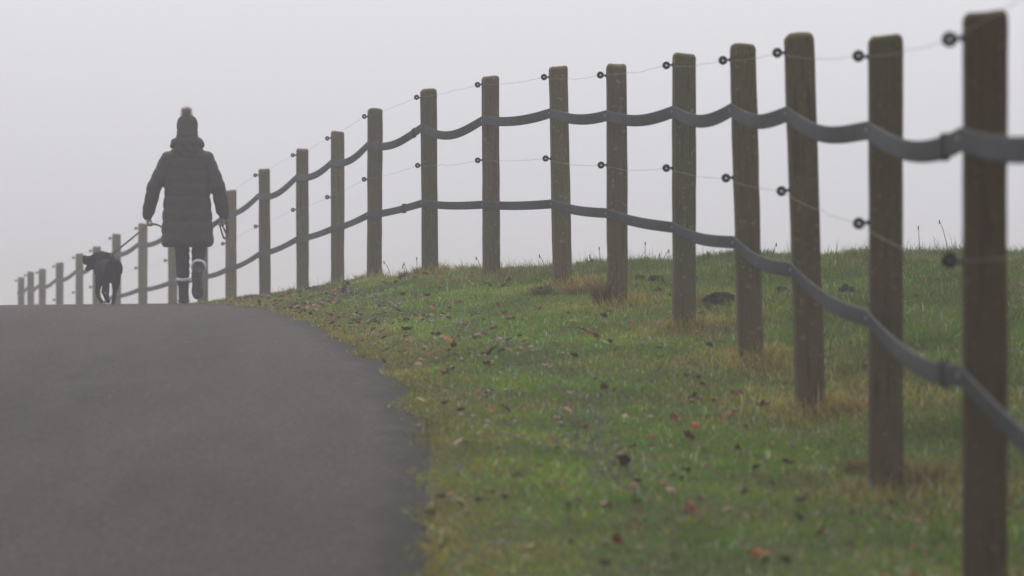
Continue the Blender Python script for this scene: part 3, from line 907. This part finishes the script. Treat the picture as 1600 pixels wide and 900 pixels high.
# ------------------------------------------------------------------ weeds and tufts
def weed(px, ytop, ybase, lean, heads, label, cat='weed stalk'):
    p = hit(px, ybase+1.5, 16); ppm = F/p.y; h = (ybase-ytop)/ppm+.02
    r = random.Random(int(px)); root = empty('weed_stalk', p); tag(root, label, cat, 'dry weed stalks on the grass skyline')
    for k in range(heads):
        mb = MB(); hd = MB()
        ln = lean/ppm*(1 if k == 0 else r.uniform(-.6, 1.2)); hh = h*(1 if k == 0 else r.uniform(.55, .9)); off = r.uniform(-.02, .02) if k else 0
        pts = [Vector((off*.3, 0, -.01)), Vector((off+ln*.25, 0, hh*.4)), Vector((off+ln*.6, 0, hh*.75)), Vector((off+ln, 0, hh))]
        mb.tube(pts, [.0028, .0023, .0019, .0014], 6, dome=False)
        e = pts[-1]
        for q in range(5):
            hd.ball(e+Vector((r.uniform(-.002, .002), r.uniform(-.002, .002), -.014+.004*q)), (.0038, .0038, .0065), 7, 5)
        link('stem', mb.mesh(), M['weed'], root); link('seed_head', hd.mesh(), M['weedhead'], root)
weed(1482, 338, 388, -14, 1, 'tall leaning weed stalk with dark tip just left of the nearest post')
weed(1437, 345, 388, -2, 1, 'straight thin weed stalk in the gap between the two nearest posts')
weed(1207, 384, 403, 6, 1, 'short leaning stalk left of the third post from the right')
weed(1108, 397, 404, -3, 3, 'low dark branching weed just right of the fifth post')
weed(1098, 400, 405, 2, 2, 'small dark weed touching the right side of the fifth post base')
weed(1034, 390, 408, 11, 2, 'weed stalk leaning right towards the left side of the fifth post')
weed(1008, 378, 406, 0, 1, 'upright thin stalk midway between the fifth and sixth posts')
weed(938, 390, 412, -2, 1, 'weed stalk with small head just left of the sixth post')
weed(925, 403, 414, -4, 2, 'short forked weed between the sixth and seventh posts')
weed(852, 402, 421, -9, 1, 'single stalk bending left before the seventh post')
weed(752, 405, 424, -8, 1, 'short bent stalk left of the eighth post')
weed(612, 398, 421, -12, 1, 'arching stalk right of the tenth post on the crest')
weed(652, 396, 420, -1, 1, 'upright stalk close to the left side of the ninth post')
weed(637, 404, 421, -6, 2, 'curled weed left of the ninth post on the crest')
def tuft(px, py, hpx, wpx, n, col, label, lean=0):
    p = hit(px, py); ppm = F/p.y; h = hpx/ppm; w = wpx/ppm; r = random.Random(int(px*3+py))
    V = []; Fc = []; C = []
    for k in range(n):
        a = r.uniform(0, 6.283); rr = w/2*abs(r.gauss(0, .5)); b0 = Vector((rr*math.cos(a), rr*math.sin(a)*.8, -.01))
        L_ = h*r.uniform(.5, 1.08); out = Vector((math.cos(a)*r.uniform(.1, .6)+lean, math.sin(a)*.4, 1)).normalized()
        s_ = Vector((r.uniform(-1, 1), r.uniform(-1, 1), 0)).normalized()*r.uniform(.0016, .003)
        m_ = b0+out*L_*.55; e = m_+(out+Vector((out.x*.9, out.y*.9, -.35))).normalized()*L_*.45; b = len(V)
        V += [tuple(b0-s_), tuple(b0+s_), tuple(m_+s_*.8), tuple(m_-s_*.8), tuple(e)]; Fc += [(b, b+1, b+2, b+3), (b+3, b+2, b+4)]
        f = r.uniform(.55, 1.35); cc_ = r.choice(col); C += [(cc_[0]*f, cc_[1]*f, cc_[2]*f)]*5
    me = bpy.data.meshes.new('m'); me.from_pydata(V, [], Fc)
    at = me.color_attributes.new('Col', 'FLOAT_COLOR', 'POINT')
    for i_, c_ in enumerate(C): at.data[i_].color = (*c_, 1)
    o = link('grass_tuft', me, M['grass']); o.location = p
    tag(o, label, 'grass tuft', 'taller grass tufts along the fence line')
ST = (.30, .21, .09); RU = (.19, .095, .038); GR = (.085, .125, .04); YE = (.22, .16, .04); BR = (.085, .045, .022)
tuft(942, 480, 66, 22, 320, [RU, BR, ST], 'tall rusty brown weed tuft against the left side of the sixth post')
tuft(562, 424, 19, 14, 90, [GR, GR, ST], 'spiky green tuft on the skyline left of the tenth post')
tuft(456, 444, 13, 8, 50, [ST, GR], 'small pale tuft at the foot of the twelfth post')
tuft(634, 424, 16, 26, 150, [ST, RU], 'straw tuft between the ninth and tenth posts')
tuft(655, 422, 22, 18, 150, [RU, ST], 'reddish dry tuft just left of the ninth post')
tuft(850, 462, 26, 44, 420, [GR, GR, YE], 'leaning green tuft left of the seventh post base', -.3)
tuft(905, 462, 24, 60, 520, [YE, ST, RU], 'ochre flattened tuft between the seventh and sixth post bases')
tuft(1004, 470, 16, 34, 260, [ST, RU], 'low straw tuft right of the sixth post base')
tuft(1318, 648, 30, 84, 620, [ST, YE, RU], 'ochre tuft right of the third post base')
tuft(1226, 560, 22, 50, 320, [YE, GR], 'yellow green tuft right of the fourth post base')
tuft(1440, 760, 56, 110, 620, [ST, RU, YE, GR], 'tall straw tuft right of the second post base')
tuft(1340, 742, 42, 60, 320, [GR, RU, YE], 'mixed green and rust tuft left of the second post base')
tuft(1496, 392, 16, 20, 120, [GR, ST], 'small skyline tuft just behind the nearest post')
tuft(1345, 400, 17, 60, 300, [GR, GR, ST], 'bushy green tuft on the skyline left of the second post')
tuft(1096, 405, 13, 30, 160, [RU, ST], 'low reddish tuft on the skyline right of the fifth post')

# ------------------------------------------------------------------ fallen leaves
def leaf_mesh(seed):
    r = random.Random(seed); lob = r.choice([5, 5, 1, 1]); n = 30; V = []; C = Vector((0, 0, 0))
    cup = r.uniform(10, 24)*r.choice([1, -1]); fold = r.uniform(0, 14)
    rings = (.0, .45, .75, 1.0)
    for q in rings[1:]:
        for j in range(n):
            a = 2*math.pi*j/n
            rad = .020*(1+.17*math.cos(a*lob)+.10*math.cos(a*lob*3+1)) if lob > 1 else .017*(1+.05*math.cos(9*a))
            x = rad*math.cos(a)*1.25*q; y = rad*math.sin(a)*q
            z = cup*(x*x+y*y)+fold*abs(y)*abs(y)+.0030*math.sin(a*4+seed)*q
            V.append((x, y, z))
    V = [(0, 0, 0)]+V; Fc = []
    for j in range(n): Fc.append((0, 1+j, 1+(j+1) % n))
    for k in range(2):
        for j in range(n): Fc.append((1+k*n+j, 1+(k+1)*n+j, 1+(k+1)*n+(j+1) % n, 1+k*n+(j+1) % n))
    mb = MB(); mb.v = V; mb.f = Fc
    mb.tube([(.018, 0, .002), (.026, .002, .004), (.034, .006, .002)], [.0011, .0009, .0008], 5, dome=False)
    me = mb.mesh()
    mat = LEAF[0 if seed % 9 in (0, 3, 6, 7) else 1 if seed % 9 in (1, 4, 8) else 2 if seed % 9 == 2 else 3]
    me.materials.append(mat); me['k'] = LEAF.index(mat)
    return me
LM = [leaf_mesh(s) for s in range(18)]
named = {0: 'dark brown curled leaf fallen on the grass verge', 1: 'red brown fallen leaf lying in the grass',
         2: 'bright rust orange fallen leaf lying on the grass', 3: 'pale tan fallen leaf lying on the grass'}
spots = [(582, 428), (627, 433), (664, 434), (737, 439), (842, 490), (760, 580), (766, 581), (852, 456), (845, 462), (975, 735), (972, 712), (804, 772), (965, 860), (1195, 882), (1080, 806), (1052, 668), (1086, 678), (1000, 550), (925, 528), (908, 525), (932, 535), (820, 545), (1290, 855), (880, 695), (1180, 745), (690, 795), (1072, 596), (1110, 550), (1208, 700)]
cnt = 0
def put_leaf(p, sc, rz, me=None):
    me = me or rnd.choice(LM)
    o = bpy.data.objects.new('fallen_leaf', me); COL.objects.link(o)
    o.location = p; o.scale = (sc,)*3
    o.rotation_euler = (rnd.gauss(.0, .4), rnd.gauss(0, .4), rz)
    tag(o, named[me['k']], 'leaf', 'fallen leaves scattered over the grass')
for (px, py) in spots:
    p = hit(px, py); put_leaf(p+Vector((0, 0, .035)), rnd.uniform(.7, 1.1), rnd.uniform(0, 6.28), rnd.choice([m for m in LM if m['k'] in (1, 2, 0)])); cnt += 1
tries = 0
while cnt < 292 and tries < 9000:
    tries += 1
    y = 9.6+rnd.random()**.9*22.5; x = rnd.uniform(float(xe(y))+.05, float(xf(y))+1.6)
    pxx = 800+x/y*F
    if not (60 < pxx < 1590): continue
    dn = float(fbm(np.array(x*1.2), np.array(y*.7), 91))
    if rnd.random() > (dn*1.6-.25): continue
    if x > float(xf(y)) and rnd.random() < .65: continue
    z = float(ground_z(x, y)); py = HOR-z/y*F
    if py > 905: continue
    put_leaf(Vector((x, y, z+rnd.uniform(.016, .032))), (rnd.uniform(.6, 1.25) if y > 13 else rnd.uniform(.6, .95)), rnd.uniform(0, 6.28)); cnt += 1

# beyond the 300 largest leaves: the small litter as one object (uncountable)
V = []; Fc = []; mi = []
r = random.Random(5); k_ = 0
while k_ < 1900:
    y = 10+r.random()**.8*24; e_ = float(xe(y)); f_ = float(xf(y))
    x = e_+abs(r.gauss(.05, .45)) if r.random() < .45 else r.uniform(e_, f_+2.2)
    if r.random() > float(fbm(np.array(x*1.1), np.array(y*.8), 91))*1.7-.3: continue
    z = float(ground_z(x, y))+r.uniform(.010, .028); sc_ = r.uniform(.006, .016)*(1.3 if r.random() < .2 else 1); a_ = r.uniform(0, 6.28)
    ex = Vector((math.cos(a_), math.sin(a_), r.uniform(-.6, .6))); ey = Vector((-math.sin(a_), math.cos(a_), r.uniform(-.6, .6)))
    b = len(V); c_ = Vector((x, y, z))
    V.append(tuple(c_+Vector((0, 0, r.uniform(-.004, .006)))))
    for j in range(7):
        t_ = 2*math.pi*j/7; q = sc_*r.uniform(.6, 1.25)
        V.append(tuple(c_+ex*math.cos(t_)*q*1.3+ey*math.sin(t_)*q))
    for j in range(7): Fc.append((b, b+1+j, b+1+(j+1) % 7)); mi.append(r_ := [0, 0, 1, 1, 2, 3][int(a_*97) % 6])
    k_ += 1
me = bpy.data.meshes.new('m'); me.from_pydata(V, [], Fc)
for m_ in LEAF: me.materials.append(m_)
me.polygons.foreach_set('material_index', mi); me.update()
o = bpy.data.objects.new('leaf_litter', me); COL.objects.link(o); tag(o, 'small crumbs of brown leaf litter in the grass', 'leaf litter', kind='stuff')

# ------------------------------------------------------------------ grit on the road and at its edge (uncountable)
mb = MB()
r = random.Random(99)
for k in range(760):
    u_ = r.random()
    if u_ < .30:   y = r.uniform(24, 34); x = float(xe(y))-r.uniform(.1, 3.4); s = r.uniform(.002, .0055); z = road_z(x, y)
    elif u_ < .5:  y = r.uniform(12, 30); x = float(xe(y))-abs(r.gauss(0, .25)); s = r.uniform(.002, .005); z = road_z(x, y)
    elif u_ < .60: y = r.uniform(11, 30); x = float(xe(y))-r.uniform(.1, 2.5); s = r.uniform(.002, .005); z = road_z(x, y)
    else:          y = r.uniform(13, 29); x = float(xe(y))+r.gauss(.55, .17); s = r.uniform(.004, .013); z = float(ground_z(x, y))+.022
    b = len(mb.v)
    pts = [(1, 0, 0), (-1, 0, 0), (0, 1, 0), (0, -1, 0), (0, 0, .8), (0, 0, -.6)]
    mb.v += [(x+s*a*r.uniform(.6, 1.3), y+s*b_*r.uniform(.6, 1.3), z+s*c*r.uniform(.5, 1.2)) for a, b_, c in pts]
    mb.f += [(b, b+2, b+4), (b+2, b+1, b+4), (b+1, b+3, b+4), (b+3, b, b+4), (b+2, b, b+5), (b+1, b+2, b+5), (b+3, b+1, b+5), (b, b+3, b+5)]
o = link('gravel', mb.mesh(False), M['stone']); tag(o, 'loose grit and small pale stones along the road edge', 'gravel', kind='stuff')

# ------------------------------------------------------------------ haze
HAZE = .0052
hm = bpy.data.materials.new('fog'); hm.use_nodes = True; nt = hm.node_tree; nt.nodes.clear()
pv = nt.nodes.new('ShaderNodeVolumePrincipled'); out = nt.nodes.new('ShaderNodeOutputMaterial')
pv.inputs['Color'].default_value = (.985, .965, .995, 1); pv.inputs['Density'].default_value = HAZE; pv.inputs['Anisotropy'].default_value = .12
nt.links.new(pv.outputs[0], out.inputs['Volume'])
zlo = float(v[:, 2].min())-1.0
mb = MB(); mb.box((0, 280, (zlo+2.6)/2), (640, 360, (2.6-zlo)/2))
hz = link('haze', mb.mesh(False), hm); tag(hz, 'pale morning fog over the road and field', 'haze', kind='stuff')

# ------------------------------------------------------------------ sky, sun, camera
SUN_EL, SUN_AZ = R(46), R(-3)        # veiled sun ahead
w = bpy.data.worlds.new('World'); S.world = w; w.use_nodes = True; nt = w.node_tree
bg = nt.nodes['Background']
sky = nt.nodes.new('ShaderNodeTexSky'); sky.sky_type = 'NISHITA'; sky.sun_disc = False
sky.sun_elevation = SUN_EL; sky.sun_rotation = SUN_AZ; sky.air_density = 1.0; sky.dust_density = 7; sky.ozone_density = 1
hs = nt.nodes.new('ShaderNodeHueSaturation'); hs.inputs['Saturation'].default_value = .18
mx = nt.nodes.new('ShaderNodeMix'); mx.data_type = 'RGBA'; mx.inputs[0].default_value = .8
mx.inputs[7].default_value = (6.65, 6.6, 7.1, 1)      # even overcast cloud layer
nt.links.new(sky.outputs[0], hs.inputs['Color']); nt.links.new(hs.outputs[0], mx.inputs[6])
nt.links.new(mx.outputs[2], bg.inputs['Color']); bg.inputs['Strength'].default_value = .120
sd = bpy.data.lights.new('sun', 'SUN'); sd.energy = 1.45; sd.angle = R(30); sd.color = (1, .96, .9)
so = bpy.data.objects.new('sun', sd); COL.objects.link(so)
dirv = Vector((math.sin(SUN_AZ)*math.cos(SUN_EL), math.cos(SUN_AZ)*math.cos(SUN_EL), math.sin(SUN_EL)))
so.rotation_euler = dirv.to_track_quat('Z', 'Y').to_euler(); so.location = (0, 0, 20)

cd = bpy.data.cameras.new('camera'); cam = bpy.data.objects.new('camera', cd); COL.objects.link(cam)
cam.location = (0, 0, 0); cam.rotation_euler = (R(90), 0, 0)
cd.sensor_width = 36; cd.lens = F/1600*36; cd.clip_end = 3000; cd.clip_start = .1
cd.dof.use_dof = True; cd.dof.focus_distance = 26; cd.dof.aperture_fstop = 4.2; cd.dof.aperture_blades = 0
S.camera = cam
S.view_settings.view_transform = 'Standard'; S.view_settings.look = 'None'; S.view_settings.gamma = 1
S.view_settings.exposure = 0.0
S.cycles.volume_bounces = 3; S.cycles.max_bounces = 8; S.cycles.use_denoising = True
S.cycles.volume_step_rate = 1.0
